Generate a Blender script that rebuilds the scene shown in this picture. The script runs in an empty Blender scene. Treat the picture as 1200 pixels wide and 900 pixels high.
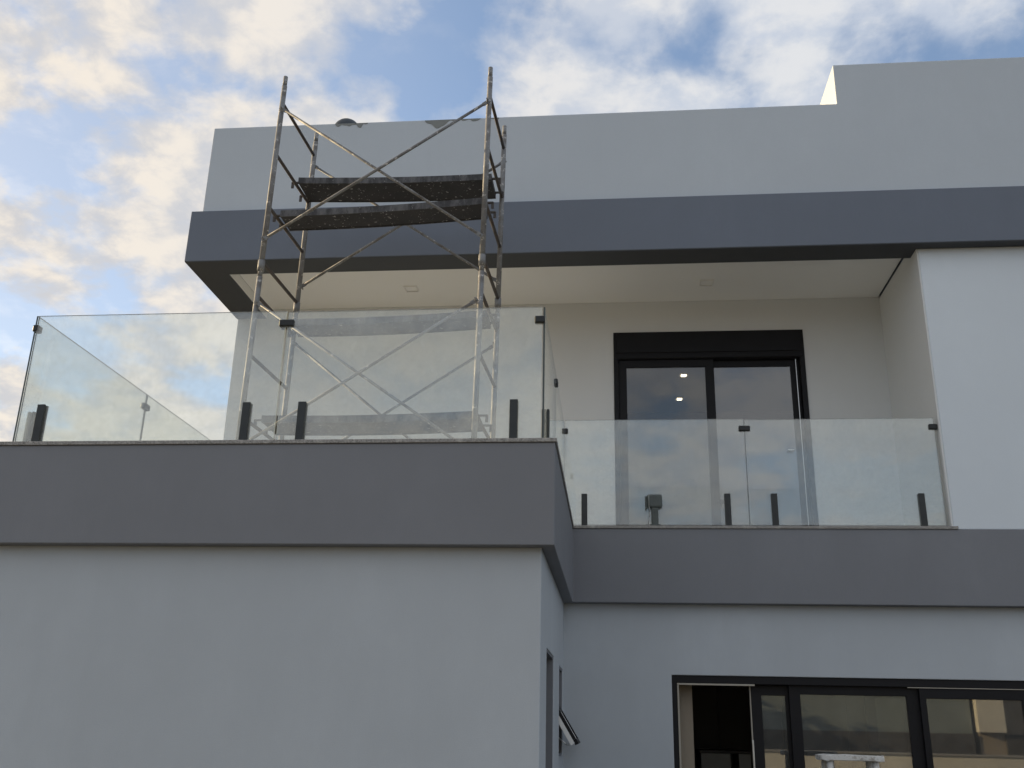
import bpy, bmesh, math, random
from mathutils import Vector, Matrix
random.seed(7)
scene = bpy.context.scene
col = scene.collection

# ------------------------------------------------------------------ camera
PITCH, ROLL, YAW = 0.3382, -0.0228, 0.1056
Rm = (Matrix.Rotation(YAW, 3, 'Z') @ Matrix.Rotation(PITCH, 3, 'X') @ Matrix.Rotation(ROLL, 3, 'Y'))
cx, cf, cu = Rm.col[0], Rm.col[1], Rm.col[2]
M4 = Matrix(((cx[0], cu[0], -cf[0], 0.3534), (cx[1], cu[1], -cf[1], -6.0217), (cx[2], cu[2], -cf[2], -1.7329), (0, 0, 0, 1)))
cd = bpy.data.cameras.new('camera'); cam = bpy.data.objects.new('camera', cd); col.objects.link(cam)
cam.matrix_world = M4
cd.sensor_width = 36; cd.lens = 1148.4 / 1200 * 36; cd.clip_start = 0.05; cd.clip_end = 6000
scene.camera = cam

# ------------------------------------------------------------------ light
SUN_AZ = math.radians(-72)      # measured from +Y towards +X : the sun stands left of and behind the house
SUN_EL = math.radians(17)
sun_dir = Vector((math.sin(SUN_AZ) * math.cos(SUN_EL), math.cos(SUN_AZ) * math.cos(SUN_EL), math.sin(SUN_EL)))
sd = bpy.data.lights.new('sun', 'SUN'); so = bpy.data.objects.new('sun', sd); col.objects.link(so)
sd.energy = 3.0; sd.angle = math.radians(0.6); sd.color = (1.0, 0.76, 0.44)
so.rotation_euler = sun_dir.to_track_quat('Z', 'Y').to_euler()
so.location = (-20, 10, 12)

scene.view_settings.view_transform = 'Standard'; scene.view_settings.look = 'None'
scene.view_settings.exposure = 1.15; scene.view_settings.gamma = 1.0
scene.view_settings.use_curve_mapping = False

w = bpy.data.worlds.new('World'); scene.world = w; w.use_nodes = True
nt = w.node_tree; nt.nodes.clear()
def N(t, **kw):
    n = nt.nodes.new(t)
    for k, v in kw.items(): setattr(n, k, v)
    return n
def L(a, b): nt.links.new(a, b)
def math_n(op, a, b=None, clamp=False):
    n = N('ShaderNodeMath', operation=op); n.use_clamp = clamp
    for i, s in enumerate((a, b)):
        if s is None: continue
        if isinstance(s, (int, float)): n.inputs[i].default_value = s
        else: L(s, n.inputs[i])
    return n.outputs[0]
def ramp(fac, a, b, c0=0, c1=1):
    n = N('ShaderNodeMapRange'); n.interpolation_type = 'SMOOTHSTEP'
    L(fac, n.inputs[0])
    for i, v in enumerate((a, b, c0, c1)): n.inputs[i + 1].default_value = v
    return n.outputs[0]
def mixc(f, a, b):
    n = N('ShaderNodeMix', data_type='RGBA')
    if isinstance(f, (int, float)): n.inputs[0].default_value = f
    else: L(f, n.inputs[0])
    for i, s in ((6, a), (7, b)):
        if isinstance(s, tuple): n.inputs[i].default_value = (*s, 1)
        else: L(s, n.inputs[i])
    return n.outputs[2]
sky = N('ShaderNodeTexSky', sky_type='NISHITA'); sky.sun_disc = False
sky.sun_elevation = SUN_EL; sky.sun_rotation = SUN_AZ; sky.air_density = 1.0; sky.dust_density = 0.6; sky.ozone_density = 2.0
tc = N('ShaderNodeTexCoord')
sep = N('ShaderNodeSeparateXYZ'); L(tc.outputs['Generated'], sep.inputs[0])
den = math_n('ADD', math_n('MAXIMUM', sep.outputs[2], 0.0), 0.30)
comb = N('ShaderNodeCombineXYZ')
L(math_n('DIVIDE', sep.outputs[0], den), comb.inputs[0]); L(math_n('DIVIDE', sep.outputs[1], den), comb.inputs[1])
CL_OFF = (3.84, 12.21, 0.4)
mp = N('ShaderNodeMapping'); mp.inputs['Location'].default_value = CL_OFF; L(comb.outputs[0], mp.inputs[0])
def noise(vec, scale, detail=8, rough=0.55, dist=0.0):
    n = N('ShaderNodeTexNoise'); L(vec, n.inputs['Vector'])
    n.inputs['Scale'].default_value = scale; n.inputs['Detail'].default_value = detail
    n.inputs['Roughness'].default_value = rough; n.inputs['Distortion'].default_value = dist
    return n.outputs[0]
nA = noise(mp.outputs[0], 5.6, 8, 0.53, 0.12)      # puffs
nB = noise(mp.outputs[0], 1.7, 3, 0.5)             # banks
nC = noise(mp.outputs[0], 15.0, 6, 0.58, 0.2)      # lumps inside the cloud
dens = math_n('ADD', math_n('MULTIPLY', nA, 0.62), math_n('MULTIPLY', nB, 0.48))
# towards the sun the air and the clouds glow warm
dotn = N('ShaderNodeVectorMath', operation='DOT_PRODUCT'); L(tc.outputs['Generated'], dotn.inputs[0]); dotn.inputs[1].default_value = sun_dir
glow = ramp(dotn.outputs['Value'], 0.25, 1.05)
cover = math_n('MAXIMUM', ramp(dens, 0.432, 0.560, 0.12, 0.98), math_n('MAXIMUM', ramp(sep.outputs[2], 0.04, 0.50, 0.75, 0.0), math_n('MULTIPLY', glow, 0.6)))   # a thin veil over the blue, thicker towards the horizon
shade = ramp(math_n('ADD', math_n('MULTIPLY', dens, 0.5), math_n('MULTIPLY', nC, 0.5)), 0.46, 0.60)
bg_sky = N('ShaderNodeBackground'); L(sky.outputs[0], bg_sky.inputs[0]); bg_sky.inputs[1].default_value = 0.10
cl = mixc(shade, (0.265, 0.29, 0.335), (0.35, 0.355, 0.365))
cl_w = mixc(shade, (0.30, 0.29, 0.285), (0.44, 0.39, 0.325))
clc = mixc(glow, cl, cl_w)
bg_cl = N('ShaderNodeBackground'); L(clc, bg_cl.inputs[0]); bg_cl.inputs[1].default_value = 1.0
ms = N('ShaderNodeMixShader'); L(cover, ms.inputs[0]); L(bg_sky.outputs[0], ms.inputs[1]); L(bg_cl.outputs[0], ms.inputs[2])
wo = N('ShaderNodeOutputWorld'); L(ms.outputs[0], wo.inputs[0])

# ------------------------------------------------------------------ materials
class MatB:
    def __init__(s, name):
        s.m = bpy.data.materials.new(name); s.m.use_nodes = True; s.nt = s.m.node_tree
        s.b = s.nt.nodes['Principled BSDF']; s.out = s.nt.nodes['Material Output']
        s.tc = s.nt.nodes.new('ShaderNodeTexCoord')
    def n(s, t, **kw):
        x = s.nt.nodes.new(t)
        for k, v in kw.items(): setattr(x, k, v)
        return x
    def l(s, a, b): s.nt.links.new(a, b)
    def noise(s, scale, detail=4, rough=0.55, vec=None, stretch=None):
        v = vec or s.tc.outputs['Object']
        if stretch:
            mpn = s.n('ShaderNodeMapping'); mpn.inputs['Scale'].default_value = stretch; s.l(v, mpn.inputs[0]); v = mpn.outputs[0]
        x = s.n('ShaderNodeTexNoise'); s.l(v, x.inputs['Vector'])
        x.inputs['Scale'].default_value = scale; x.inputs['Detail'].default_value = detail; x.inputs['Roughness'].default_value = rough
        return x.outputs[0]
    def rng(s, f, a, b, c=0, d=1):
        x = s.n('ShaderNodeMapRange'); s.l(f, x.inputs[0])
        for i, v in enumerate((a, b, c, d)): x.inputs[i + 1].default_value = v
        return x.outputs[0]
    def mix(s, f, a, b):
        x = s.n('ShaderNodeMix', data_type='RGBA')
        if isinstance(f, (int, float)): x.inputs[0].default_value = f
        else: s.l(f, x.inputs[0])
        for i, c in ((6, a), (7, b)):
            if isinstance(c, tuple): x.inputs[i].default_value = (*c, 1)
            else: s.l(c, x.inputs[i])
        return x.outputs[2]
    def color(s, c):
        if isinstance(c, tuple): s.b.inputs['Base Color'].default_value = (*c, 1)
        else: s.l(c, s.b.inputs['Base Color'])
    def rough(s, r):
        if isinstance(r, (int, float)): s.b.inputs['Roughness'].default_value = r
        else: s.l(r, s.b.inputs['Roughness'])
    def bump(s, h, strength=0.2, dist=0.01):
        x = s.n('ShaderNodeBump'); x.inputs['Strength'].default_value = strength; x.inputs['Distance'].default_value = dist
        s.l(h, x.inputs['Height']); s.l(x.outputs[0], s.b.inputs['Normal'])

def sc(c, k): return tuple(min(1, x * k) for x in c)
def plaster(name, c, var=0.085, grain=0.11):
    m = MatB(name)
    big = m.noise(0.55, 5, 0.6); streak = m.noise(1.0, 6, 0.6, stretch=(2.2, 2.2, 0.35)); fine = m.noise(140, 3, 0.7)
    rol = m.noise(9, 4, 0.6, stretch=(1, 1, 0.5))
    a = m.mix(m.rng(big, 0.3, 0.7), sc(c, 1 - var), sc(c, 1 + var))
    b = m.mix(m.rng(streak, 0.35, 0.75), a, m.mix(0.5, a, sc(c, 1 - var * 1.3)))
    d = m.mix(m.rng(rol, 0.3, 0.7, 0, 0.35), b, sc(c, 1 - var))
    e = m.mix(m.rng(fine, 0.35, 0.7, 0, 0.25), d, sc(c, 1 - grain * 2))
    m.color(e); m.rough(m.rng(big, 0.3, 0.7, 0.62, 0.8)); m.b.inputs['Specular IOR Level'].default_value = 0.3
    h = m.n('ShaderNodeMath', operation='ADD'); m.l(fine, h.inputs[0]); m.l(rol, h.inputs[1])
    m.bump(h.outputs[0], 0.18, 0.006)
    return m.m
def simple(name, c, rough=0.5, metal=0.0, var=0.1, scale=6, bump=0.0):
    m = MatB(name); n1 = m.noise(scale, 5)
    m.color(m.mix(m.rng(n1, 0.3, 0.7), sc(c, 1 - var), sc(c, 1 + var)))
    m.rough(m.rng(n1, 0.3, 0.7, max(0.02, rough - 0.06), min(1, rough + 0.06))); m.b.inputs['Metallic'].default_value = metal
    if bump: m.bump(m.noise(scale * 12, 3), bump, 0.004)
    return m.m
MAT = {}
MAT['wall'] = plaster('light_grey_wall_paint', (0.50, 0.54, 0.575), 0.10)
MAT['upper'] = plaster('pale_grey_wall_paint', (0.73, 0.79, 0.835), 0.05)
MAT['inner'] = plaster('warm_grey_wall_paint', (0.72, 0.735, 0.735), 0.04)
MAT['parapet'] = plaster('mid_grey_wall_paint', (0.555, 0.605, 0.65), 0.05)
MAT['fascia'] = plaster('dark_grey_fascia_paint', (0.228, 0.237, 0.258), 0.10)
MAT['band'] = plaster('slate_grey_roof_band_paint', (0.170, 0.195, 0.240), 0.08)
MAT['soffit_shade'] = plaster('soffit_shade_paint', (0.075, 0.080, 0.088), 0.08)  # dark colour that paints in the shade under the roof edge
MAT['ceiling'] = plaster('off_white_ceiling_paint', (0.89, 0.885, 0.86), 0.03)
MAT['patch'] = plaster('bare_cement_patch', (0.27, 0.285, 0.275), 0.2, 0.2)
MAT['cement'] = plaster('cement_render', (0.33, 0.32, 0.30), 0.12, 0.15)
MAT['cream'] = plaster('cream_wall_paint', (0.70, 0.665, 0.57), 0.10)
MAT['interior'] = plaster('interior_paint', (0.55, 0.53, 0.50), 0.05)
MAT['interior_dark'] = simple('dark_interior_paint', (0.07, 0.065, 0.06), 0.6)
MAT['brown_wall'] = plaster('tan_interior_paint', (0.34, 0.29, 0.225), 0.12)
MAT['aluminium'] = simple('black_coated_aluminium', (0.011, 0.011, 0.013), 0.5, 0.0, 0.2, 4); MAT['aluminium'].node_tree.nodes['Principled BSDF'].inputs['Specular IOR Level'].default_value = 0.22
MAT['clamp'] = simple('black_matt_fitting', (0.016, 0.018, 0.018), 0.45, 0.2, 0.2, 20)
MAT['spigot'] = simple('charcoal_coated_spigot', (0.030, 0.034, 0.034), 0.40, 0.3, 0.2, 14)
MAT['silver'] = simple('bare_aluminium', (0.62, 0.62, 0.60), 0.35, 0.9, 0.1, 10)
MAT['strip'] = simple('dull_beige_brush_seal', (0.40, 0.37, 0.31), 0.7)
MAT['white_paint'] = simple('white_paint', (0.78, 0.77, 0.74), 0.5, 0, 0.05)
MAT['rubber'] = simple('black_rubber', (0.02, 0.02, 0.02), 0.7)
MAT['cable'] = simple('grey_cable', (0.30, 0.31, 0.30), 0.6)
MAT['tool'] = simple('dark_grey_plastic', (0.085, 0.10, 0.095), 0.6, 0, 0.2, 12)
MAT['dome'] = simple('dark_polyethylene', (0.012, 0.022, 0.03), 0.45, 0, 0.2, 8)
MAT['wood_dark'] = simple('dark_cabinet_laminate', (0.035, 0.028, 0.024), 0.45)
MAT['counter'] = simple('grey_counter_panel', (0.30, 0.29, 0.27), 0.5)
MAT['floor'] = simple('light_porcelain_floor', (0.78, 0.76, 0.72), 0.45, 0, 0.06, 2)
MAT['rooftile'] = simple('terracotta_roof', (0.30, 0.13, 0.075), 0.8, 0, 0.25, 5, 0.3)
MAT['bark'] = simple('bark', (0.09, 0.065, 0.045), 0.9, 0, 0.3, 10, 0.5)
MAT['leaf'] = simple('leaf_green', (0.035, 0.055, 0.024), 0.6, 0, 0.4, 3)
MAT['hill'] = simple('hill_green', (0.07, 0.09, 0.05), 0.9, 0, 0.4, 0.02)
MAT['render_grey'] = plaster('greenish_grey_paint', (0.24, 0.275, 0.265), 0.25)

m = MatB('granite_cap'); a = m.noise(120, 5, 0.75); b2 = m.noise(14, 4)
c0 = m.mix(m.rng(a, 0.38, 0.6), (0.10, 0.095, 0.09), (0.42, 0.40, 0.37))
m.color(m.mix(m.rng(b2, 0.55, 0.72, 0, 0.6), c0, (0.55, 0.53, 0.49))); m.rough(0.45); MAT['granite'] = m.m

m = MatB('ground_soil'); a = m.noise(0.25, 8, 0.6); b2 = m.noise(9, 6, 0.7)
c0 = m.mix(m.rng(a, 0.35, 0.65), (0.085, 0.08, 0.065), (0.14, 0.13, 0.11))
m.color(m.mix(m.rng(b2, 0.3, 0.7, 0, 0.5), c0, (0.065, 0.06, 0.048))); m.rough(0.95); m.bump(b2, 0.5, 0.03); MAT['ground'] = m.m

def tube_mat(name, base, rust, spl):
    m = MatB(name); a = m.noise(7, 6, 0.65); b2 = m.noise(26, 6, 0.72); c2 = m.noise(85, 4, 0.7)
    c0 = m.mix(m.rng(a, 0.45, 0.68), base, rust)
    c1 = m.mix(m.rng(b2, 0.66 - spl, 0.72 - spl), c0, (0.58, 0.56, 0.52))
    m.color(m.mix(m.rng(c2, 0.64, 0.70, 0, 0.8), c1, (0.66, 0.64, 0.60)))
    m.rough(m.rng(a, 0.3, 0.7, 0.5, 0.8)); m.b.inputs['Metallic'].default_value = 0.15; m.bump(b2, 0.4, 0.003)
    return m.m
MAT['tube'] = tube_mat('paint_splashed_steel_tube', (0.21, 0.213, 0.215), (0.125, 0.112, 0.10), 0.08)
MAT['tube_dark'] = tube_mat('rusty_dark_steel_tube', (0.075, 0.068, 0.064), (0.075, 0.050, 0.038), 0.0)
m = MatB('black_plank_steel'); a = m.noise(5, 5, 0.6); b2 = m.noise(34, 4, 0.68, stretch=(0.8, 1, 1)); c2 = m.noise(16, 4, 0.7)
c0 = m.mix(m.rng(a, 0.3, 0.7), (0.010, 0.010, 0.012), (0.026, 0.022, 0.023))
c1 = m.mix(m.rng(b2, 0.625, 0.66), c0, (0.42, 0.41, 0.39))
m.color(m.mix(m.rng(c2, 0.70, 0.74), c1, (0.30, 0.26, 0.22))); m.rough(0.6); m.bump(a, 0.2, 0.01); MAT['plank'] = m.m
m = MatB('plank_flange_paint_drips'); a = m.noise(9, 6, 0.7, stretch=(1, 1, 0.4)); b2 = m.noise(30, 5, 0.7)
c0 = m.mix(m.rng(a, 0.42, 0.60), (0.04, 0.04, 0.043), (0.13, 0.13, 0.135))
m.color(m.mix(m.rng(b2, 0.66, 0.70), c0, (0.55, 0.54, 0.52))); m.rough(0.7); MAT['flange'] = m.m
m = MatB('paint_crusted_white_wood'); a = m.noise(16, 6, 0.7); b2 = m.noise(60, 4, 0.7)
c0 = m.mix(m.rng(a, 0.52, 0.66), (0.66, 0.65, 0.62), (0.30, 0.27, 0.23))
m.color(m.mix(m.rng(b2, 0.60, 0.68, 0, 0.7), c0, (0.16, 0.14, 0.12))); m.rough(0.8); m.bump(a, 0.6, 0.006); MAT['crust'] = m.m

def glass(name, tint, f0, dust, dust_col=(0.72, 0.76, 0.74), rough=0.0):
    m = MatB(name); nt_ = m.nt; nt_.nodes.remove(m.b)
    tr = m.n('ShaderNodeBsdfTransparent'); tr.inputs[0].default_value = (*tint, 1)
    gl = m.n('ShaderNodeBsdfGlossy'); gl.inputs['Roughness'].default_value = rough; gl.inputs['Color'].default_value = (1, 1, 1, 1)
    lw = m.n('ShaderNodeLayerWeight'); lw.inputs['Blend'].default_value = 0.5
    p = m.n('ShaderNodeMath', operation='POWER'); m.l(lw.outputs['Facing'], p.inputs[0]); p.inputs[1].default_value = 5
    q = m.n('ShaderNodeMapRange'); m.l(p.outputs[0], q.inputs[0]); q.inputs[3].default_value = f0; q.inputs[4].default_value = 1
    mx = m.n('ShaderNodeMixShader'); m.l(q.outputs[0], mx.inputs[0]); m.l(tr.outputs[0], mx.inputs[1]); m.l(gl.outputs[0], mx.inputs[2])
    df = m.n('ShaderNodeBsdfDiffuse'); df.inputs[0].default_value = (*dust_col, 1)
    du = m.noise(2.2, 6, 0.65); du2 = m.noise(18, 5, 0.7)
    s_ = m.n('ShaderNodeMath', operation='MULTIPLY'); m.l(m.rng(du, 0.3, 0.7, dust * 0.45, dust * 1.6), s_.inputs[0]); m.l(m.rng(du2, 0.3, 0.7, 0.75, 1.25), s_.inputs[1])
    mx2 = m.n('ShaderNodeMixShader'); m.l(s_.outputs[0], mx2.inputs[0]); m.l(mx.outputs[0], mx2.inputs[1]); m.l(df.outputs[0], mx2.inputs[2])
    m.l(mx2.outputs[0], m.out.inputs[0])
    return m.m
MAT['glass'] = glass('railing_glass', (0.965, 0.985, 0.975), 0.085, 0.13, (0.84, 0.87, 0.84))
MAT['pane'] = glass('door_glass', (0.86, 0.86, 0.84), 0.075, 0.05, (0.42, 0.39, 0.36))
MAT['pane_low'] = glass('lower_door_glass', (0.75, 0.76, 0.74), 0.15, 0.06, (0.5, 0.50, 0.48), 0.015)
MAT['pane_refl'] = glass('reflective_door_glass', (0.55, 0.57, 0.58), 0.13, 0.10, (0.55, 0.55, 0.57))
m = MatB('glass_edge'); m.color((0.055, 0.07, 0.066)); m.rough(0.25); MAT['glass_edge'] = m.m
m = MatB('ground_glass_edge'); m.color((0.55, 0.60, 0.57)); m.rough(0.5); MAT['glass_joint'] = m.m
def emit(name, c, s):
    m = MatB(name); m.b.inputs['Emission Color'].default_value = (*c, 1); m.b.inputs['Emission Strength'].default_value = s; m.color(c); return m.m
MAT['lamp'] = emit('lit_downlight', (1.0, 0.86, 0.62), 3.0)

# ------------------------------------------------------------------ builders
WL = {}
def tag(o, label=None, cat=None, group=None, kind=None):
    if label: o['label'] = label
    if cat: o['category'] = cat
    if group: o['group'] = group
    if kind: o['kind'] = kind
    return o
def thing(name, loc, label, cat, group=None):
    o = bpy.data.objects.new(name, None); col.objects.link(o); o.location = loc; o.empty_display_size = 0.2
    WL[o] = Vector(loc); return tag(o, label, cat, group)
def finish(bm, bevel=0.0, seg=2, smooth=False):
    bmesh.ops.remove_doubles(bm, verts=bm.verts, dist=1e-5)
    bmesh.ops.recalc_face_normals(bm, faces=bm.faces)
    if bevel:
        es = [e for e in bm.edges if len(e.link_faces) == 2 and e.calc_face_angle(0) > 0.6]
        bmesh.ops.bevel(bm, geom=es, offset=bevel, segments=seg, affect='EDGES', profile=0.5, clamp_overlap=True)
    if smooth:
        for f in bm.faces: f.smooth = True
    return bm
def obj(name, bm, mat, parent=None, kind=None, mats=None):
    me = bpy.data.meshes.new(name)
    bm.to_mesh(me); bm.free()
    # origin at the middle of the base of the mesh
    if len(me.vertices):
        xs = [v.co.x for v in me.vertices]; ys = [v.co.y for v in me.vertices]; zs = [v.co.z for v in me.vertices]
        o0 = Vector(((min(xs) + max(xs)) / 2, (min(ys) + max(ys)) / 2, min(zs)))
    else: o0 = Vector((0, 0, 0))
    me.transform(Matrix.Translation(-o0))
    for mm in (mats or [mat]): me.materials.append(MAT[mm])
    o = bpy.data.objects.new(name, me); col.objects.link(o); WL[o] = o0
    if parent: o.parent = parent; o.location = o0 - WL[parent]
    else: o.location = o0
    if kind: o['kind'] = kind
    return o
def again(src, name, wloc, parent, rot=None):
    o = bpy.data.objects.new(name, src.data); col.objects.link(o); WL[o] = Vector(wloc)
    if parent: o.parent = parent; o.location = WL[o] - WL[parent]
    else: o.location = wloc
    if rot: o.rotation_euler = rot
    return o
def box(bm, x0, x1, y0, y1, z0, z1, mi=0):
    vs = [bm.verts.new(p) for p in ((x0, y0, z0), (x1, y0, z0), (x1, y1, z0), (x0, y1, z0), (x0, y0, z1), (x1, y0, z1), (x1, y1, z1), (x0, y1, z1))]
    for q in ((0, 3, 2, 1), (4, 5, 6, 7), (0, 1, 5, 4), (1, 2, 6, 5), (2, 3, 7, 6), (3, 0, 4, 7)):
        f = bm.faces.new([vs[i] for i in q]); f.material_index = mi
    return vs
def B(name, bounds, mat, parent=None, bevel=0.004, kind=None, seg=2):
    bm = bmesh.new(); box(bm, *bounds); finish(bm, bevel, seg); return obj(name, bm, mat, parent, kind)
def cells(xs, ys, zs, filled):
    """outer skin of a union of grid cells"""
    bm = bmesh.new(); V = {}
    def v(i, j, k):
        if (i, j, k) not in V: V[(i, j, k)] = bm.verts.new((xs[i], ys[j], zs[k]))
        return V[(i, j, k)]
    nx, ny, nz = len(xs) - 1, len(ys) - 1, len(zs) - 1
    F = {(i, j, k) for i in range(nx) for j in range(ny) for k in range(nz)
         if filled((xs[i] + xs[i + 1]) / 2, (ys[j] + ys[j + 1]) / 2, (zs[k] + zs[k + 1]) / 2)}
    for (i, j, k) in F:
        for d, q in (((-1, 0, 0), ((0, 0, 0), (0, 0, 1), (0, 1, 1), (0, 1, 0))), ((1, 0, 0), ((1, 0, 0), (1, 1, 0), (1, 1, 1), (1, 0, 1))),
                     ((0, -1, 0), ((0, 0, 0), (1, 0, 0), (1, 0, 1), (0, 0, 1))), ((0, 1, 0), ((0, 1, 0), (0, 1, 1), (1, 1, 1), (1, 1, 0))),
                     ((0, 0, -1), ((0, 0, 0), (0, 1, 0), (1, 1, 0), (1, 0, 0))), ((0, 0, 1), ((0, 0, 1), (1, 0, 1), (1, 1, 1), (0, 1, 1)))):
            if (i + d[0], j + d[1], k + d[2]) not in F:
                bm.faces.new([v(i + a, j + b, k + c) for a, b, c in q])
    return bm
def tube(bm, a, b, r, n=10, r2=None, caps=True):
    a, b = Vector(a), Vector(b); d = (b - a).normalized()
    u = d.orthogonal().normalized(); w_ = d.cross(u); r2 = r if r2 is None else r2
    A = [bm.verts.new(a + (u * math.cos(t) + w_ * math.sin(t)) * r) for t in [2 * math.pi * i / n for i in range(n)]]
    Bv = [bm.verts.new(b + (u * math.cos(t) + w_ * math.sin(t)) * r2) for t in [2 * math.pi * i / n for i in range(n)]]
    for i in range(n):
        f = bm.faces.new((A[i], A[(i + 1) % n], Bv[(i + 1) % n], Bv[i])); f.smooth = True
    if caps: bm.faces.new(A[::-1]); bm.faces.new(Bv)
def polytube(bm, pts, r, n=8):
    for a, b in zip(pts, pts[1:]): tube(bm, a, b, r, n)
def T(name, a, b, r, mat, parent, n=10):
    bm = bmesh.new(); tube(bm, a, b, r, n); return obj(name, bm, mat, parent)
def bar(bm, a, b, hw, hh, up=Vector((0, 0, 1))):
    a, b = Vector(a), Vector(b); d = (b - a).normalized(); s = d.cross(up).normalized(); u = s.cross(d)
    vs = [bm.verts.new(p + s * hw * i + u * hh * j) for p in (a, b) for i, j in ((-1, -1), (1, -1), (1, 1), (-1, 1))]
    for q in ((3, 2, 1, 0), (4, 5, 6, 7), (0, 1, 5, 4), (1, 2, 6, 5), (2, 3, 7, 6), (3, 0, 4, 7)): bm.faces.new([vs[i] for i in q])

G = -3.3                       # ground level
Y1, Y2 = 2.838, 4.231          # right fascia, recessed upper wall
XR, YB = 6.6, 9.2              # right end and back of the house

# ------------------------------------------------------------------ setting
bm = bmesh.new()
n = 40; S = 900.0
vv = [[bm.verts.new(((i / n - .5) * 2 * S * abs((i / n - .5) * 2) ** 1.2, (j / n - .5) * 2 * S * abs((j / n - .5) * 2) ** 1.2, G)) for j in range(n + 1)] for i in range(n + 1)]
for i in range(n):
    for j in range(n): bm.faces.new((vv[i][j], vv[i + 1][j], vv[i + 1][j + 1], vv[i][j + 1]))
obj('ground', bm, 'ground', kind='structure')
bm = bmesh.new(); na = 120
for a_ in range(na):      # a ring of low hills all round the horizon
    def P(q, r, hk):
        t = 2 * math.pi * q / na; h = 22 + 13 * math.sin(3 * t + .5) + 8 * math.sin(7 * t + 2) + 4 * math.sin(17 * t)
        return bm.verts.new((r * math.cos(t), r * math.sin(t), G - 1 + hk * max(6, h)))
    p = [P(a_, 480, 0), P(a_ + 1, 480, 0), P(a_ + 1, 620, 1), P(a_, 620, 1), P(a_ + 1, 800, .1), P(a_, 800, .1)]
    bm.faces.new((p[0], p[1], p[2], p[3])); bm.faces.new((p[3], p[2], p[4], p[5]))
finish(bm, smooth=True); obj('hills', bm, 'hill', kind='structure')

# ------------------------------------------------------------------ house
house = thing('house', (1.3, 4.5, G), 'two storey grey plastered house with dark roof band, terrace slab and black sliding doors', 'house')
BV = 0.006
# ground floor box under the terrace, with two slot windows in its side
bm = cells([-3.70, -3.50, -0.445, -0.085], [0.10, 0.30, 0.67, 1.53, 2.25, 2.85, 2.97], [G, -2.65, -1.93, -1.24, -1.222, -0.657],
           lambda x, y, z: (y < .3 or x < -3.5 or x > -.445) and not (x > -.445 and ((.67 < y < 1.53 and -2.65 < z < -1.222) or (2.25 < y < 2.85 and -1.93 < z < -1.24))))
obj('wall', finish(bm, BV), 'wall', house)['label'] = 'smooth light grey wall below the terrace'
# wall with the wide door
DX0, DX1, DZ = 0.855, 4.78, -1.262
bm = cells([-0.40, DX0, DX1, XR], [2.94, 3.14], [G, DZ, -0.657], lambda x, y, z: not (DX0 < x < DX1 and z < DZ))
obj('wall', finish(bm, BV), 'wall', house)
# terrace and storey slab
bm = cells([-3.99, -3.79, 0.0, XR], [0.0, Y1, 4.45, YB], [-0.66, 0.0], lambda x, y, z: y > 4.45 or (x > -3.79 and (x < 0 or y > Y1)))
obj('terrace_slab', finish(bm, BV), 'fascia', house)['label'] = 'dark grey slab edge round the terrace'
bm = cells([-3.80, -3.60, -0.16, 0.012, 3.375], [-0.012, 0.17, Y1 - 0.012, Y1 + 0.16], [0.0, 0.026],
           lambda x, y, z: (y < .17 and x < .012) or x < -3.6 or (-.16 < x < .012) or (y > Y1 - .012 and x > .012))
obj('stone_cap', finish(bm, 0.003), 'granite', house)['label'] = 'thin speckled granite cap on the slab edge'
B('floor', (-3.59, 3.33, Y1 + .17, Y2 - .004, 0.001, 0.020), 'floor', house, 0)
B('floor', (-3.59, -0.17, 0.18, Y1 + .165, 0.001, 0.020), 'floor', house, 0)
# recessed upper wall with door opening
UX0, UX1, UZ = 0.402, 2.468, 2.482
bm = cells([-3.995, UX0, UX1, 3.338], [Y2, Y2 + .2], [0.002, UZ, 2.89], lambda x, y, z: not (UX0 < x < UX1 and z < UZ))
obj('wall', finish(bm, BV), 'inner', house)
# projecting upper wall on the right: pale front, its flank belongs to the recess
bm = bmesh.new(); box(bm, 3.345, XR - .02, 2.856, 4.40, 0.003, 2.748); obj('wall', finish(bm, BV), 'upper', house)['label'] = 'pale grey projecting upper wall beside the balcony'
# remaining shell
bm = cells([-3.993, -3.8, XR - .2, XR - .015], [Y2 + .202, YB - .2, YB - .01], [0.002, 2.748], lambda x, y, z: y > YB - .2 or x < -3.8 or x > XR - .2)
obj('wall', finish(bm, 0), 'wall', house)
bm = cells([-3.97, -3.77, XR - .2, XR - .015], [2.96, 3.141, YB - .2, YB - .01], [G, -0.662], lambda x, y, z: y > YB - .2 or (y > 3.141 and (x < -3.77 or x > XR - .2)) or (y < 3.141 and x < -3.77))
obj('wall', finish(bm, 0), 'wall', house)
# roof slab with its band and recessed ceiling
YR, WF, WS = 2.727, 0.322, 0.358
bm = cells([-4.009, -4.009 + WS, 3.338, XR + .05], [YR, YR + WF, Y2 + .1, YB + .05], [2.75, 2.90, 3.334],
           lambda x, y, z: z > 2.9 or not (-4.009 + WS < x < 3.338 and YR + WF < y < Y2 + .1))
obj('roof_band', finish(bm, BV), 'band', house)['label'] = 'dark slate roof band overhanging the terrace'
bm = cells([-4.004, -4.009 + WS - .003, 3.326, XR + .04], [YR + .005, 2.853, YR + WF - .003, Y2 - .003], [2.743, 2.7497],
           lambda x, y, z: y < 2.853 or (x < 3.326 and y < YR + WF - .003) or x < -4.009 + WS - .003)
obj('soffit_shade_sheet', finish(bm, .002), 'soffit_shade', house)['label'] = 'added dark sheet painting in the shade under the roof edge'  # thin sheet added to darken the underside, shade put into its colour
ceil = B('ceiling', (-4.009 + WS + .013, 3.316, YR + WF + .002, Y2 - .002, 2.858, 2.899), 'ceiling', house, 0.003)
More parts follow.
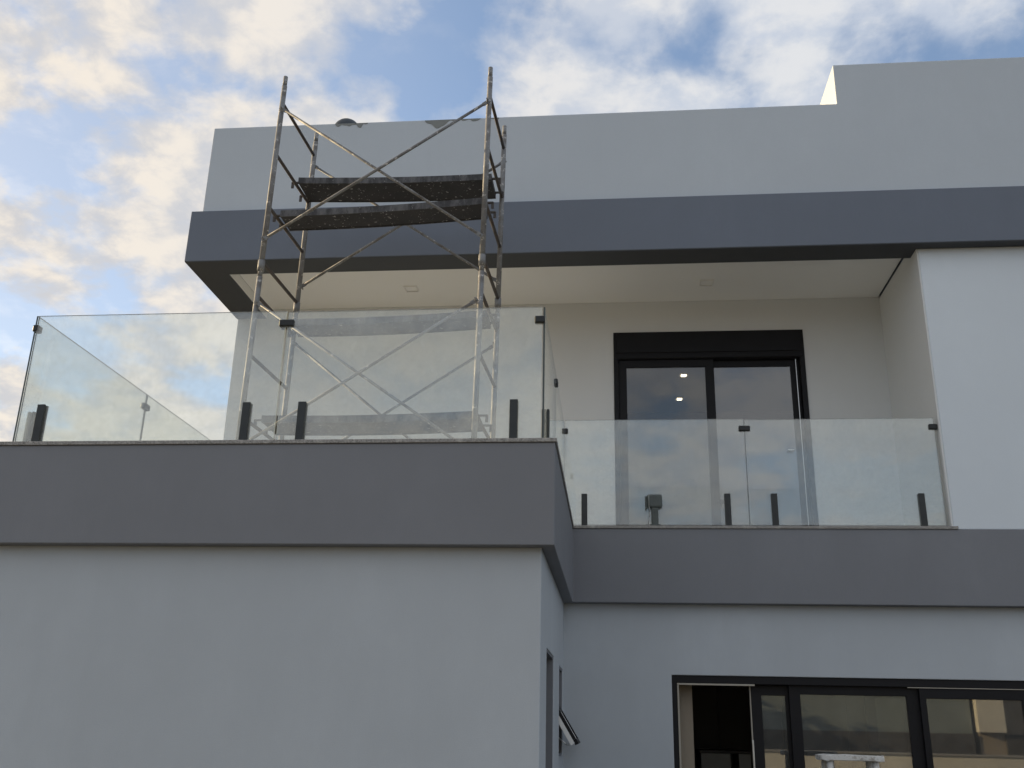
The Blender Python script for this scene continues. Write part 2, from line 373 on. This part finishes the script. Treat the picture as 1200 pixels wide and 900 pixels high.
B('ceiling_edge', (-4.009 + WS + .001, -4.009 + WS + .012, YR + WF + .003, Y2 - .003, 2.753, 2.8575), 'ceiling', house, 0)
bm = cells([3.328, 3.3445], [2.8565, YR + WF + .004, Y2 + .01], [0.004, 2.7485, 2.845], lambda x, y, z: y > YR + WF or z < 2.74)
obj('wall', finish(bm, .003), 'inner', house)
for (x, y) in ((-1.83, 3.735), (1.405, 3.75)):
    bm = cells([x - .075, x - .06, x + .06, x + .075], [y - .075, y - .06, y + .06, y + .075], [2.846, 2.8575], lambda a, b, c, x=x, y=y: abs(a - x) > .06 or abs(b - y) > .06)
    dl = obj('downlight', finish(bm, .002), 'white_paint', ceil)
# parapet
bm = cells([-3.911, -3.76, 2.703, XR], [YR + .05, YR + .20, 6.4, YB], [3.333, 4.383, 4.858],
           lambda x, y, z: (x > 2.703 and y < 6.4) if z > 4.383 else (y < YR + .2 or x < -3.76 or (x > 2.703 and y < 6.4)))
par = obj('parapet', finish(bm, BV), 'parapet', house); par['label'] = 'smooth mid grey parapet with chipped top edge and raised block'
# chipped paint along the parapet's top edge
def chip(x0, x1, dmax):
    bm = bmesh.new(); n_ = 26; y = YR + .05
    top = 4.377; up, dn = [], []
    ph = [random.uniform(0, 6.28) for _ in range(3)]
    for i in range(n_ + 1):
        u = i / n_; x = x0 + (x1 - x0) * u; e = math.sin(math.pi * u) ** .6
        wv = .55 + .3 * math.sin(5 * u + ph[0]) + .2 * math.sin(11 * u + ph[1]) + .08 * math.sin(23 * u + ph[2])
        up.append((x, top)); dn.append((x, top - .004 - dmax * e * max(.05, wv)))
    f = [bm.verts.new((x, y - .004, z)) for x, z in up] ; g = [bm.verts.new((x, y - .004, z)) for x, z in dn]
    f2 = [bm.verts.new((x, y + .002, z)) for x, z in up]; g2 = [bm.verts.new((x, y + .002, z)) for x, z in dn]
    for i in range(n_):
        bm.faces.new((f[i], g[i], g[i + 1], f[i + 1])); bm.faces.new((g[i], g2[i], g2[i + 1], g[i + 1])); bm.faces.new((f2[i], f[i], f[i + 1], f2[i + 1]))
    obj('cement_patch', finish(bm), 'patch', par)
for a_ in ((-2.56, -2.33, .06), (-2.34, -2.20, .06), (-1.58, -1.20, .105), (-1.19, -0.98, .045), (-0.92, -0.78, .03)): chip(*a_)

# ---- interiors seen through the glass
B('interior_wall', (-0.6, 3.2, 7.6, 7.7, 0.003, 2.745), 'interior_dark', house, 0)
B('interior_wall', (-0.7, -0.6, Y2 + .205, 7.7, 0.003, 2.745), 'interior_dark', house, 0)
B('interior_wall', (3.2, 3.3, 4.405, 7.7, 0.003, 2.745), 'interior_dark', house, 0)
B('ceiling', (-0.6, 3.2, Y2 + .205, 7.6, 2.62, 2.66), 'interior', house, 0)
B('floor', (-0.6, 3.2, Y2 + .205, 7.6, 0.002, 0.02), 'wood_dark', house, 0)
for (x, y) in ((1.30, 6.0), (1.305, 6.96)):
    d_ = B('downlight', (x - .06, x + .06, y - .06, y + .06, 2.608, 2.619), 'white_paint', house, .002)
    B('bulb', (x - .032, x + .032, y - .032, y + .032, 2.600, 2.6075), 'lamp', d_, 0)
B('ceiling', (-0.05, XR - .25, 3.145, 8.8, -0.75, -0.72), 'interior', house, 0)
B('floor', (-0.05, XR - .25, 3.145, 8.8, G + .004, G + .02), 'floor', house, 0)
B('interior_wall', (0.80, 1.04, 3.145, 4.2, G + .02, -0.75), 'brown_wall', house, 0)
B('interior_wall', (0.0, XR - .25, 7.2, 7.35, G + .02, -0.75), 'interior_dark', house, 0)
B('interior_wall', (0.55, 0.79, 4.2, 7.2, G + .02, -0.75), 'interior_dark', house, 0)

# ---- upper sliding door
def frame_ring(x0, x1, z0, z1, y0, y1, wl, wr, wt, wb):
    return cells([x0, x0 + wl, x1 - wr, x1], [y0, y1], [z0, z0 + wb, z1 - wt, z1], lambda x, y, z: not (x0 + wl < x < x1 - wr and z0 + wb < z < z1 - wt))
yd = Y2 - .012
bm = cells([UX0 - .004, UX0 + .05, UX1 - .05, UX1 + .004], [yd, Y2 + .12], [0.021, 2.16, UZ + .004], lambda x, y, z: not (UX0 + .05 < x < UX1 - .05 and z < 2.16))
door = obj('sliding_door', finish(bm, .003), 'aluminium', house); door['label'] = 'black sliding door with shutter box on the balcony'
B('shutter_box', (UX0 + .03, UX1 - .03, yd - .014, yd - .001, 2.235, UZ - .006), 'aluminium', door, .003)
B('rail', (UX0 + .03, UX1 - .03, yd - .018, yd - .001, 2.165, 2.195), 'aluminium', door, .003)
def leaf(x0, x1, y0, z0, z1, wl, wr, wt, wb, pane, par_):
    l_ = obj('door_leaf', finish(frame_ring(x0, x1, z0, z1, y0, y0 + .035, wl, wr, wt, wb), .003), 'aluminium', par_)
    B('pane', (x0 + wl - .004, x1 - wr + .004, y0 + .013, y0 + .021, z0 + wb - .004, z1 - wt + .004), pane, par_, 0)
    return l_
leaf(UX0 + .052, 1.492, Y2 + .012, .023, 2.158, .085, .095, .085, .10, 'pane', door)
leaf(1.40, UX1 - .052, Y2 + .060, .023, 2.158, .085, .095, .075, .10, 'pane_refl', door)
bm = bmesh.new(); box(bm, 2.372, 2.379, yd + .03, yd + .036, .05, 2.15); obj('rail', finish(bm), 'silver', door)['label'] = 'bright bare metal guide rail'
bm = bmesh.new(); box(bm, 2.225, 2.292, Y2 + .018, Y2 + .05, 1.112, 1.130); obj('handle', finish(bm, .004), 'silver', door)
bm = bmesh.new(); tube(bm, (1.50, Y2 + .010, .55), (1.50, Y2 - .03, .55), .022, 14); obj('handle', finish(bm), 'clamp', door)

# ---- wide ground floor door
yl = 2.955
bm = cells([DX0, DX0 + .045, DX1 - .05, DX1], [yl, yl + .16], [G + .01, DZ - .065, DZ + .0], lambda x, y, z: not (DX0 + .045 < x < DX1 - .05 and z < DZ - .065))
d2 = obj('sliding_door', finish(bm, .003), 'aluminium', house); d2['label'] = 'wide black sliding door standing partly open'
z0, z1 = G + .012, DZ - .067
leaf(1.535, 1.90, yl + .082, z0, z1, .088, .075, .085, .10, 'pane_low', d2)
leaf(1.852, 2.945, yl + .044, z0, z1 + .012, .094, .12, .085, .10, 'pane_low', d2)
leaf(2.50, 2.95, yl + .122, z0, z1, .085, .06, .085, .10, 'pane_low', d2)
leaf(2.925, 3.86, yl + .006, z0, z1 - .004, .052, .11, .085, .10, 'pane_low', d2)
leaf(3.80, DX1 - .052, yl + .044, z0, z1, .085, .09, .085, .10, 'pane_low', d2)
B('weather_strip', (DX0 + .046, 1.56, yl - .003, yl + .010, DZ - .080, DZ - .0655), 'strip', d2, .001)
B('weather_strip', (DX0 + .046, DX0 + .060, yl - .003, yl + .010, G + .02, DZ - .082), 'strip', d2, .001)
B('weather_strip', (1.524, 1.5345, yl + .084, yl + .112, G + .02, DZ - .070), 'strip', d2, .001)
B('weather_strip', (2.83, DX1 - .055, yl - .004, yl + .004, DZ - .073, DZ - .0665), 'strip', d2, .001)
B('handle', (1.520, 1.536, yl + .064, yl + .081, -2.10, -1.78), 'silver', d2, .004)

# ---- slot windows in the side wall of the ground floor box
for (ya, yb, za, zb, awn) in ((.67, 1.53, -2.65, -1.222, False), (2.25, 2.85, -1.93, -1.24, True)):
    xi = -.40
    bm = cells([xi - .02, -.092], [ya + .001, ya + .016, yb - .016, yb - .001], [za + .001, za + .016, zb - .016, zb - .001], lambda x, y, z: not (ya + .016 < y < yb - .016 and za + .016 < z < zb - .016))
    wn = obj('window', finish(bm, .002), 'fascia', house)
    B('pane', (xi - .004, xi + .004, ya + .014, yb - .014, za + .014, zb - .014), 'pane_refl', wn, 0)
    if awn:
        wn['label'] = 'narrow slot window with its sash tilted open'
        # sash hinged at the middle of the opening, kicked outwards
        hx, hz, ox, oz = -.105, -1.545, .070, -1.83
        d = Vector((ox - hx, 0, oz - hz)).normalized(); nrm = Vector((-d.z, 0, d.x))
        ln = (Vector((ox, 0, oz)) - Vector((hx, 0, hz))).length
        def sash(bm, s0, s1, ya_, yb_, t0, t1):
            vs = []
            for s_ in (s0, s1):
                for y_ in (ya_, yb_):
                    for t_ in (t0, t1):
                        q = Vector((hx, 0, hz)) + d * s_ - nrm * t_; vs.append(bm.verts.new((q.x, y_, q.z)))
            for q in ((0, 1, 3, 2), (4, 6, 7, 5), (0, 4, 5, 1), (2, 3, 7, 6), (0, 2, 6, 4), (1, 5, 7, 3)): bm.faces.new([vs[i] for i in q])
        bm = bmesh.new(); sash(bm, 0, .04, 2.29, 2.81, 0, .03); sash(bm, ln - .04, ln, 2.29, 2.81, 0, .03); sash(bm, .041, ln - .041, 2.29, 2.325, 0, .03); sash(bm, .041, ln - .041, 2.775, 2.81, 0, .03)
        sa = obj('sash', finish(bm), 'aluminium', wn)
        bm = bmesh.new(); sash(bm, .041, ln - .041, 2.326, 2.774, .012, .018); obj('pane', finish(bm), 'white_paint', wn)
        bm = bmesh.new(); sash(bm, .03, ln - .015, 2.27, 2.289, .026, .060); obj('stay_arm', finish(bm), 'white_paint', wn)
        bm = bmesh.new(); polytube(bm, [(-.16, 2.30, -1.72), (-.08, 2.28, -1.80), (-.02, 2.28, -1.845), (.045, 2.30, -1.83)], .006, 6); obj('stay_arm', finish(bm), 'silver', wn)

# ------------------------------------------------------------------ glass balustrades
GZ0 = 0.045
def pane(parent, x0, x1, y0, y1, z1, joint=0):
    """one toughened sheet: clear faces, greenish polished edges"""
    bm = bmesh.new(); box(bm, x0, x1, y0, y1, GZ0, z1)
    thinx = (x1 - x0) < (y1 - y0)
    finish(bm)
    for f in bm.faces:
        big = abs(f.normal.x) > .9 if thinx else abs(f.normal.y) > .9
        f.material_index = 0 if big else (2 if joint and f.normal.x * joint > .9 else 1)
    return obj('glass_panel', bm, None, parent, mats=['glass', 'glass_edge', 'glass_joint'])
def clamp(parent, c, axis, w=.105, h=.052):
    bm = bmesh.new(); t = .022
    if axis == 'x': box(bm, c[0] - w / 2, c[0] + w / 2, c[1] - t, c[1] + t, c[2] - h / 2, c[2] + h / 2)
    else: box(bm, c[0] - t, c[0] + t, c[1] - w / 2, c[1] + w / 2, c[2] - h / 2, c[2] + h / 2)
    return obj('clamp', finish(bm, .010, 3), 'clamp', parent)
def spigot(parent, x, y, axis, h=.295):
    bm = bmesh.new(); g = .0075
    for s in (-1, 1):
        lo, hi = (g, .026) if s > 0 else (-.026, -g)
        if axis == 'x': box(bm, x - .027, x + .027, y + lo, y + hi, .026, h + .006)
        else: box(bm, x + lo, x + hi, y - .027, y + .027, .026, h + .006)
    if axis == 'x': box(bm, x - .027, x + .027, y - .0074, y + .0074, .026, GZ0 - .001)
    else: box(bm, x - .0074, x + .0074, y - .027, y + .027, .026, GZ0 - .001)
    finish(bm, .003); return obj('spigot', bm, 'spigot', parent)
YG, TH = 0.065, 0.006
b1 = thing('glass_balustrade', (-1.9, YG, .026), 'clear glass balustrade along the terrace front before the scaffold', 'balustrade', 'frameless glass balustrades')
pane(b1, -3.700, -1.878, YG - TH, YG + TH, .978, 1); pane(b1, -1.862, -0.095, YG - TH, YG + TH, .972, -1)
clamp(b1, (-1.870, YG, .884), 'x'); clamp(b1, (-.112, YG, .876), 'x', .07)
for x in (-3.545, -2.085, -1.700, -.275): spigot(b1, x, YG, 'x', .30)
XL = -3.712
b2_ = thing('glass_balustrade', (XL, 2.1, .026), 'clear glass balustrade running back along the open left terrace edge', 'balustrade', 'frameless glass balustrades')
pane(b2_, XL - TH, XL + TH, YG - .004, 1.805, .978); pane(b2_, XL - TH, XL + TH, 1.817, 4.20, .978)
clamp(b2_, (XL, YG + .022, .886), 'y', .06); clamp(b2_, (XL, 1.811, .865), 'y')
for y in (.225, 1.55, 2.1, 3.9): spigot(b2_, XL, y, 'y', .30)
XS = -0.082
b3 = thing('glass_balustrade', (XS, 1.4, .026), 'clear glass return balustrade seen edge on, between terrace and balcony', 'balustrade', 'frameless glass balustrades')
pane(b3, XS - TH, XS + TH, YG - .004, 1.365, .968); pane(b3, XS - TH, XS + TH, 1.377, Y1 + .05, .968)
clamp(b3, (XS, 1.371, .885), 'y', .09)
for y in (.30, 1.05, 1.75, 2.5): spigot(b3, XS, y, 'y', .305)
YG2 = Y1 + .062
b4 = thing('glass_balustrade', (1.6, YG2, .026), 'clear glass balustrade in front of the upper sliding door', 'balustrade', 'frameless glass balustrades')
pane(b4, -.074, 1.590, YG2 - TH, YG2 + TH, 1.048, 1); pane(b4, 1.598, 3.300, YG2 - TH, YG2 + TH, 1.040, -1)
clamp(b4, (1.594, YG2, .952), 'x'); clamp(b4, (3.287, YG2, .955), 'x', .075); clamp(b4, (-.085, YG2, .940), 'x', .075)
for x in (.105, 1.405, 1.822, 3.11): spigot(b4, x, YG2, 'x', .325)

# ------------------------------------------------------------------ scaffold
F0, F1 = 1.20, 2.07
sca = thing('scaffold_tower', (-1.6, 1.63, .020), 'tall paint splashed steel tube scaffold tower with crossed braces on the terrace', 'scaffold')
def px(side, y, z):          # the frames stand a little skewed and lean slightly
    t = (y - F0) / (F1 - F0); k = (3.8 - z)
    return (-2.541 + .036 * t - .012 * k) if side < 0 else (-.667 + .034 * t - .009 * k)
RT, RR, RB = .0235, .0150, .0125
levels = [(0.022, 1.905, (.07, .575, 1.105, 1.632)), (1.905, 3.805, (1.95, 2.472, 3.0, 3.53))]
for side in (-1, 1):
    for li, (za, zb, rz) in enumerate(levels):
        for y in (F0, F1):
            zt = zb - (.02 if y == F1 and li else 0)
            bm = bmesh.new(); tube(bm, (px(side, y, za), y, za), (px(side, y, zt - .10), y, zt - .10), RT, 12)
            tube(bm, (px(side, y, zt - .1), y, zt - .1), (px(side, y, zt + (0 if li else .05)), y, zt + (0 if li else .05)), RT * .84, 12)
            obj('post', bm, 'tube', sca)
            if li == 0:
                bm = bmesh.new(); tube(bm, (px(side, y, .02), y, .020), (px(side, y, .03), y, .030), .06, 12); obj('base_plate', bm, 'tube', sca)
            else:
                bm = bmesh.new(); tube(bm, (px(side, y, za), y, za - .05), (px(side, y, za), y, za + .05), RT + .006, 12); obj('sleeve', bm, 'tube', sca)
        for z in rz:
            T('rung', (px(side, F0, z), F0, z), (px(side, F1, z), F1, z), RR, 'tube_dark', sca)
def brace(a, b, y, off):
    bm = bmesh.new(); A, Bq = Vector((a[0], y + off, a[1])), Vector((b[0], y + off, b[1])); d = (Bq - A).normalized()
    tube(bm, A + d * .04, Bq - d * .04, RB, 10)
    for q, s in ((A, 1), (Bq, -1)):
        bar(bm, q - d * s * .02, q + d * s * .05, .004, .017, Vector((0, 1, 0)).cross(d))
        tube(bm, (q.x, y - off * .2, q.z), (q.x, y + off * 1.9, q.z), .008, 8)
    obj('brace', bm, 'tube', sca)
brace((-2.53, 3.445), (-.70, 2.125), F0, -.030); brace((-.675, 3.41), (-2.545, 2.13), F0, -.056)
brace((-2.55, 1.555), (-.72, .27), F0, -.030); brace((-.715, 1.52), (-2.59, .28), F0, -.056)
brace((-2.515, 3.44), (-.66, 2.14), F1, .030); brace((-.636, 3.425), (-2.525, 2.145), F1, .056)
brace((-2.54, 1.575), (-.68, .05), F1, .030); brace((-.68, 1.52), (-2.57, .27), F1, .056)

def plank(label, zl, zr, yl0, yr0, wd, ext=.02):
    """steel tray plank lying on two rungs: pressed deck with turned down flanges and hooks"""
    xl, xr = -2.50, -.70
    c = Vector(((xl + xr) / 2, (yl0 + yr0) / 2 + wd / 2, (zl + zr) / 2))
    t = thing('scaffold_plank', c, label, 'plank', 'steel planks on the scaffold')
    nseg = 14
    def P(u, y_, z_):
        s = math.sin(math.pi * u) * -.016
        return (xl + (xr - xl) * u, (yl0 + (yr0 - yl0) * u) + y_, zl + (zr - zl) * u + z_ + s)
    def strip(bm, ya, yb, za, zb):
        ring = []
        for i in range(nseg + 1):
            u = i / nseg; ring.append([bm.verts.new(P(u, a_, b_)) for a_, b_ in ((ya, za), (yb, za), (yb, zb), (ya, zb))])
        for i in range(nseg):
            for j in range(4): bm.faces.new((ring[i][j], ring[i][(j + 1) % 4], ring[i + 1][(j + 1) % 4], ring[i + 1][j]))
        bm.faces.new(ring[0][::-1]); bm.faces.new(ring[-1])
    bm = bmesh.new(); strip(bm, .004, wd - .004, .0, .048)
    obj('deck', finish(bm), 'plank', t)
    for (ya, yb) in ((-.002, .0035), (wd - .0035, wd + .002)):
        bm = bmesh.new(); strip(bm, ya, yb, -.006, .055); obj('flange', finish(bm), 'flange', t)
    for u, s in ((0, -1), (1, 1)):
        for y_ in (.05, wd - .05):
            q = Vector(P(u, y_, .03)); bm = bmesh.new()
            bar(bm, q - Vector((s * .01, 0, 0)), q + Vector((s * .075, 0, 0)), .012, .006)
            bar(bm, q + Vector((s * .069, 0, .004)), q + Vector((s * .069, 0, -.055)), .012, .006, Vector((0, 1, 0)))
            obj('hook', finish(bm), 'tube_dark', t)
    return t
plank('black steel plank in the scaffold, topmost, against the parapet', 3.000, 3.000, 1.69, 1.735, .345)
plank('black drooping steel plank before the dark roof band', 2.455, 2.500, 1.335, 1.30, .265)
plank('steel plank with white paint spills, at the ceiling line', 1.635, 1.640, 1.84, 1.735, .275)
plank('lowest steel plank, just above the terrace floor behind the glass', .600, .600, 1.43, 1.36, .37)

# ------------------------------------------------------------------ things on the house
# domed tank lid behind the parapet
bm = bmesh.new(); cxd, cyd, n1, n2 = -2.545, 3.16, 28, 7
prof = [(.15, 3.334), (.15, 4.44), (0.165, 4.46), (0.165, 4.50)] + [(0.165 * math.cos(a_), 4.50 + .185 * math.sin(a_)) for a_ in [math.pi / 2 * i / n2 for i in range(1, n2)]] + [(.001, 4.685)]
rings = [[bm.verts.new((cxd + r * math.cos(2 * math.pi * i / n1), cyd + r * math.sin(2 * math.pi * i / n1), z)) for i in range(n1)] for r, z in prof]
for a_, b_ in zip(rings, rings[1:]):
    for i in range(n1): f = bm.faces.new((a_[i], a_[(i + 1) % n1], b_[(i + 1) % n1], b_[i])); f.smooth = True
bm.faces.new(rings[-1]); 
tag(obj('roof_vent', bm, 'dome'), 'dark domed cap just showing over the chipped parapet edge', 'roof vent')

# small grey tool left on the stone cap against the outside of the glass
ty0, ty1 = Y1 - .008, Y1 + .0545
t = thing('site_tool', (.735, Y1 + .02, .026), 'dark grey box headed tool on a short post, standing on the stone cap', 'tool')
bm = bmesh.new(); box(bm, 0.6770, 0.8150, ty0, ty1, .190, .318); obj('head', finish(bm, .022, 3), 'tool', t)
bm = bmesh.new(); box(bm, 0.7150, 0.7770, ty0 + .008, ty1 - .004, .034, .195); obj('post', finish(bm, .010), 'tool', t)
bm = bmesh.new(); box(bm, 0.7010, 0.7970, ty0 + .002, ty1 - .001, .026, .040); obj('foot', finish(bm, .004), 'tool', t)
bm = bmesh.new(); box(bm, 0.6610, 0.6765, ty0 + .008, ty1 - .004, .180, .300); obj('side_cover', finish(bm, .006), 'tool', t)
bm = bmesh.new(); polytube(bm, [(0.6930, ty0 - .004, .305), (0.6930, ty0 - .005, .20), (0.7010, ty0 - .004, .15), (0.6930, ty0 - .004, .10), (0.6800, ty0 + .004, .031)], .004, 6); obj('cable', finish(bm), 'cable', t)

# crusted work stool before the wide door
sx, sy, st = 2.137, 2.20, -1.868
t = thing('work_stool', (sx, sy, G), 'tall white work stool crusted with paint before the wide door', 'stool')
bm = bmesh.new(); vsx = 16
def slab(bm):
    r1, r2 = [], []
    for i in range(vsx * 2):
        t_ = 2 * math.pi * i / (vsx * 2)
        ex = math.copysign(abs(math.cos(t_)) ** .35, math.cos(t_)) * (.238 + random.uniform(-.006, .006)); ey = math.copysign(abs(math.sin(t_)) ** .35, math.sin(t_)) * (.15 + random.uniform(-.006, .006))
        r1.append(bm.verts.new((sx + ex, sy + ey, st - .036 + random.uniform(-.006, .004)))); r2.append(bm.verts.new((sx + ex * .99, sy + ey * .99, st + random.uniform(-.006, .005))))
    n_ = len(r1)
    for i in range(n_): bm.faces.new((r1[i], r1[(i + 1) % n_], r2[(i + 1) % n_], r2[i]))
    bm.faces.new(r1[::-1]); bm.faces.new(r2)
slab(bm); obj('seat', finish(bm, .004), 'crust', t)
for a_ in (-1, 1):
    for b_ in (-1, 1):
        bm = bmesh.new(); tube(bm, (sx + a_ * .165, sy + b_ * .10, st - .034), (sx + a_ * .225, sy + b_ * .15, G), .026, 8, .024); obj('leg', finish(bm), 'crust', t)
for a_ in (-1, 1):
    bm = bmesh.new(); bar(bm, (sx + a_ * .195, sy - .125, st - .75), (sx + a_ * .195, sy + .125, st - .75), .015, .022); obj('stretcher', finish(bm), 'crust', t)
bm = bmesh.new(); bar(bm, (sx - .20, sy, st - .82), (sx + .20, sy, st - .82), .015, .022); obj('stretcher', finish(bm), 'crust', t)

# kitchen units inside the open ground floor door
t = thing('kitchen_island', (1.75, 5.4, G + .02), 'grey fronted kitchen island inside the open dark doorway', 'kitchen island')
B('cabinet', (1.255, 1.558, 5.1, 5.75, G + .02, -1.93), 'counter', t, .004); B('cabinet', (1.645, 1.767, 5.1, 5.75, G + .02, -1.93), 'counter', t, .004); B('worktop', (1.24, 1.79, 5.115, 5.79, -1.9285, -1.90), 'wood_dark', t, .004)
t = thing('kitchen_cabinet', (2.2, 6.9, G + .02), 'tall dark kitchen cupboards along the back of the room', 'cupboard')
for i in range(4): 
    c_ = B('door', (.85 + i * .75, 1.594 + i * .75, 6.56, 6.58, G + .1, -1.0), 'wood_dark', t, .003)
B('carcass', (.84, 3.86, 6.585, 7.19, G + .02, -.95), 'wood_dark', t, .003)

# ------------------------------------------------------------------ what the panes reflect, behind the photographer
bm = bmesh.new(); box(bm, -22, 26, -12.2, -12.0, G, -2.10); gw = obj('garden_wall', finish(bm, .01), 'cream')
tag(gw, 'low cream garden wall reflected in the ground floor door', 'wall')
B('coping', (-22.02, 26.02, -12.23, -11.97, -2.099, -2.05), 'cement', gw, .006)
def neighbour(x0, x1, y0, y1, h, mat, label, wins):
    t = thing('house', ((x0 + x1) / 2, (y0 + y1) / 2, G), label, 'house')
    B('wall', (x0, x1, y0, y1, G, G + h), mat, t, .01)
    bm = bmesh.new(); o = .4; zc_ = G + h + 1.6; ym = (y0 + y1) / 2
    P = [bm.verts.new(p) for p in ((x0 - o, y0 - o, G + h + .002), (x1 + o, y0 - o, G + h + .002), (x1 + o, y1 + o, G + h + .002), (x0 - o, y1 + o, G + h + .002), (x0 + 1.5, ym, zc_), (x1 - 1.5, ym, zc_))]
    for q in ((0, 3, 2, 1), (0, 1, 5, 4), (2, 3, 4, 5), (1, 2, 5), (3, 0, 4)): bm.faces.new([P[i] for i in q])
    obj('roof', finish(bm), 'rooftile', t)
    for xa in wins:
        wn = B('window', (xa - .6, xa + .6, y1 + .002, y1 + .05, G + 1.0, G + 2.1), 'white_paint', t, .004)
        B('pane', (xa - .52, xa + .52, y1 + .051, y1 + .058, G + 1.08, G + 2.02), 'pane_refl', wn, 0)
    return t
hg = neighbour(2.0, 12.9, -34, -26, 5.6, 'render_grey', 'plain greenish grey house behind the photographer, reflected in the door', ())
hb = neighbour(13.1, 24, -34, -26, 5.6, 'brown_wall', 'tan house with cream corner pier behind the photographer', (19, 21.5))
B('pier', (13.02, 13.95, -25.998, -25.7, -1.50, G + 5.5), 'cream', hb, .01)
neighbour(-20, -9, -40, -32, 3.4, 'render_grey', 'wide low grey house behind the photographer, beyond the trees', (-18, -15, -12))
B('plinth', (1.9, 12.91, -25.999, -25.9, G, -1.55), 'interior_dark', hg, .01)
B('plinth', (13.96, 24.1, -25.999, -25.9, G, -1.55), 'interior_dark', hb, .01)
def tree(x, y, h, r, label, seed):
    rr = random.Random(seed); t = thing('tree', (x, y, G), label, 'tree', 'trees behind the photographer')
    bm = bmesh.new(); tube(bm, (x, y, G), (x + .1, y, G + h * .5), .16, 8, .09)
    tips = []
    for i in range(9):
        a_ = i * 2.4; q = Vector((x + math.cos(a_) * r * .6, y + math.sin(a_) * r * .6, G + h * (.55 + .35 * rr.random()))); tips.append(q)
        tube(bm, (x + .06, y, G + h * (.3 + .02 * i)), q, .06, 6, .02)
    obj('trunk', finish(bm), 'bark', t)
    bm = bmesh.new()
    for i in range(1800):
        c_ = rr.choice(tips) + Vector((rr.gauss(0, .3), rr.gauss(0, .3), rr.gauss(0, .26))) * r * .9
        u = Vector((rr.gauss(0, 1), rr.gauss(0, 1), rr.gauss(0, 1))).normalized(); v_ = u.orthogonal().normalized(); s_ = .10 + .10 * rr.random()
        vs = [bm.verts.new(c_ + u * s_), bm.verts.new(c_ + v_ * s_ * .5), bm.verts.new(c_ - u * s_), bm.verts.new(c_ - v_ * s_ * .5)]
        bm.faces.new(vs)
    obj('crown', bm, 'leaf', t)
tree(-4.0, -23, 5.4, 1.9, 'round tree behind the photographer, beside the plain grey house', 2)
tree(-9.5, -21, 4.4, 1.8, 'smaller tree behind the photographer, before the wide low grey house', 3)
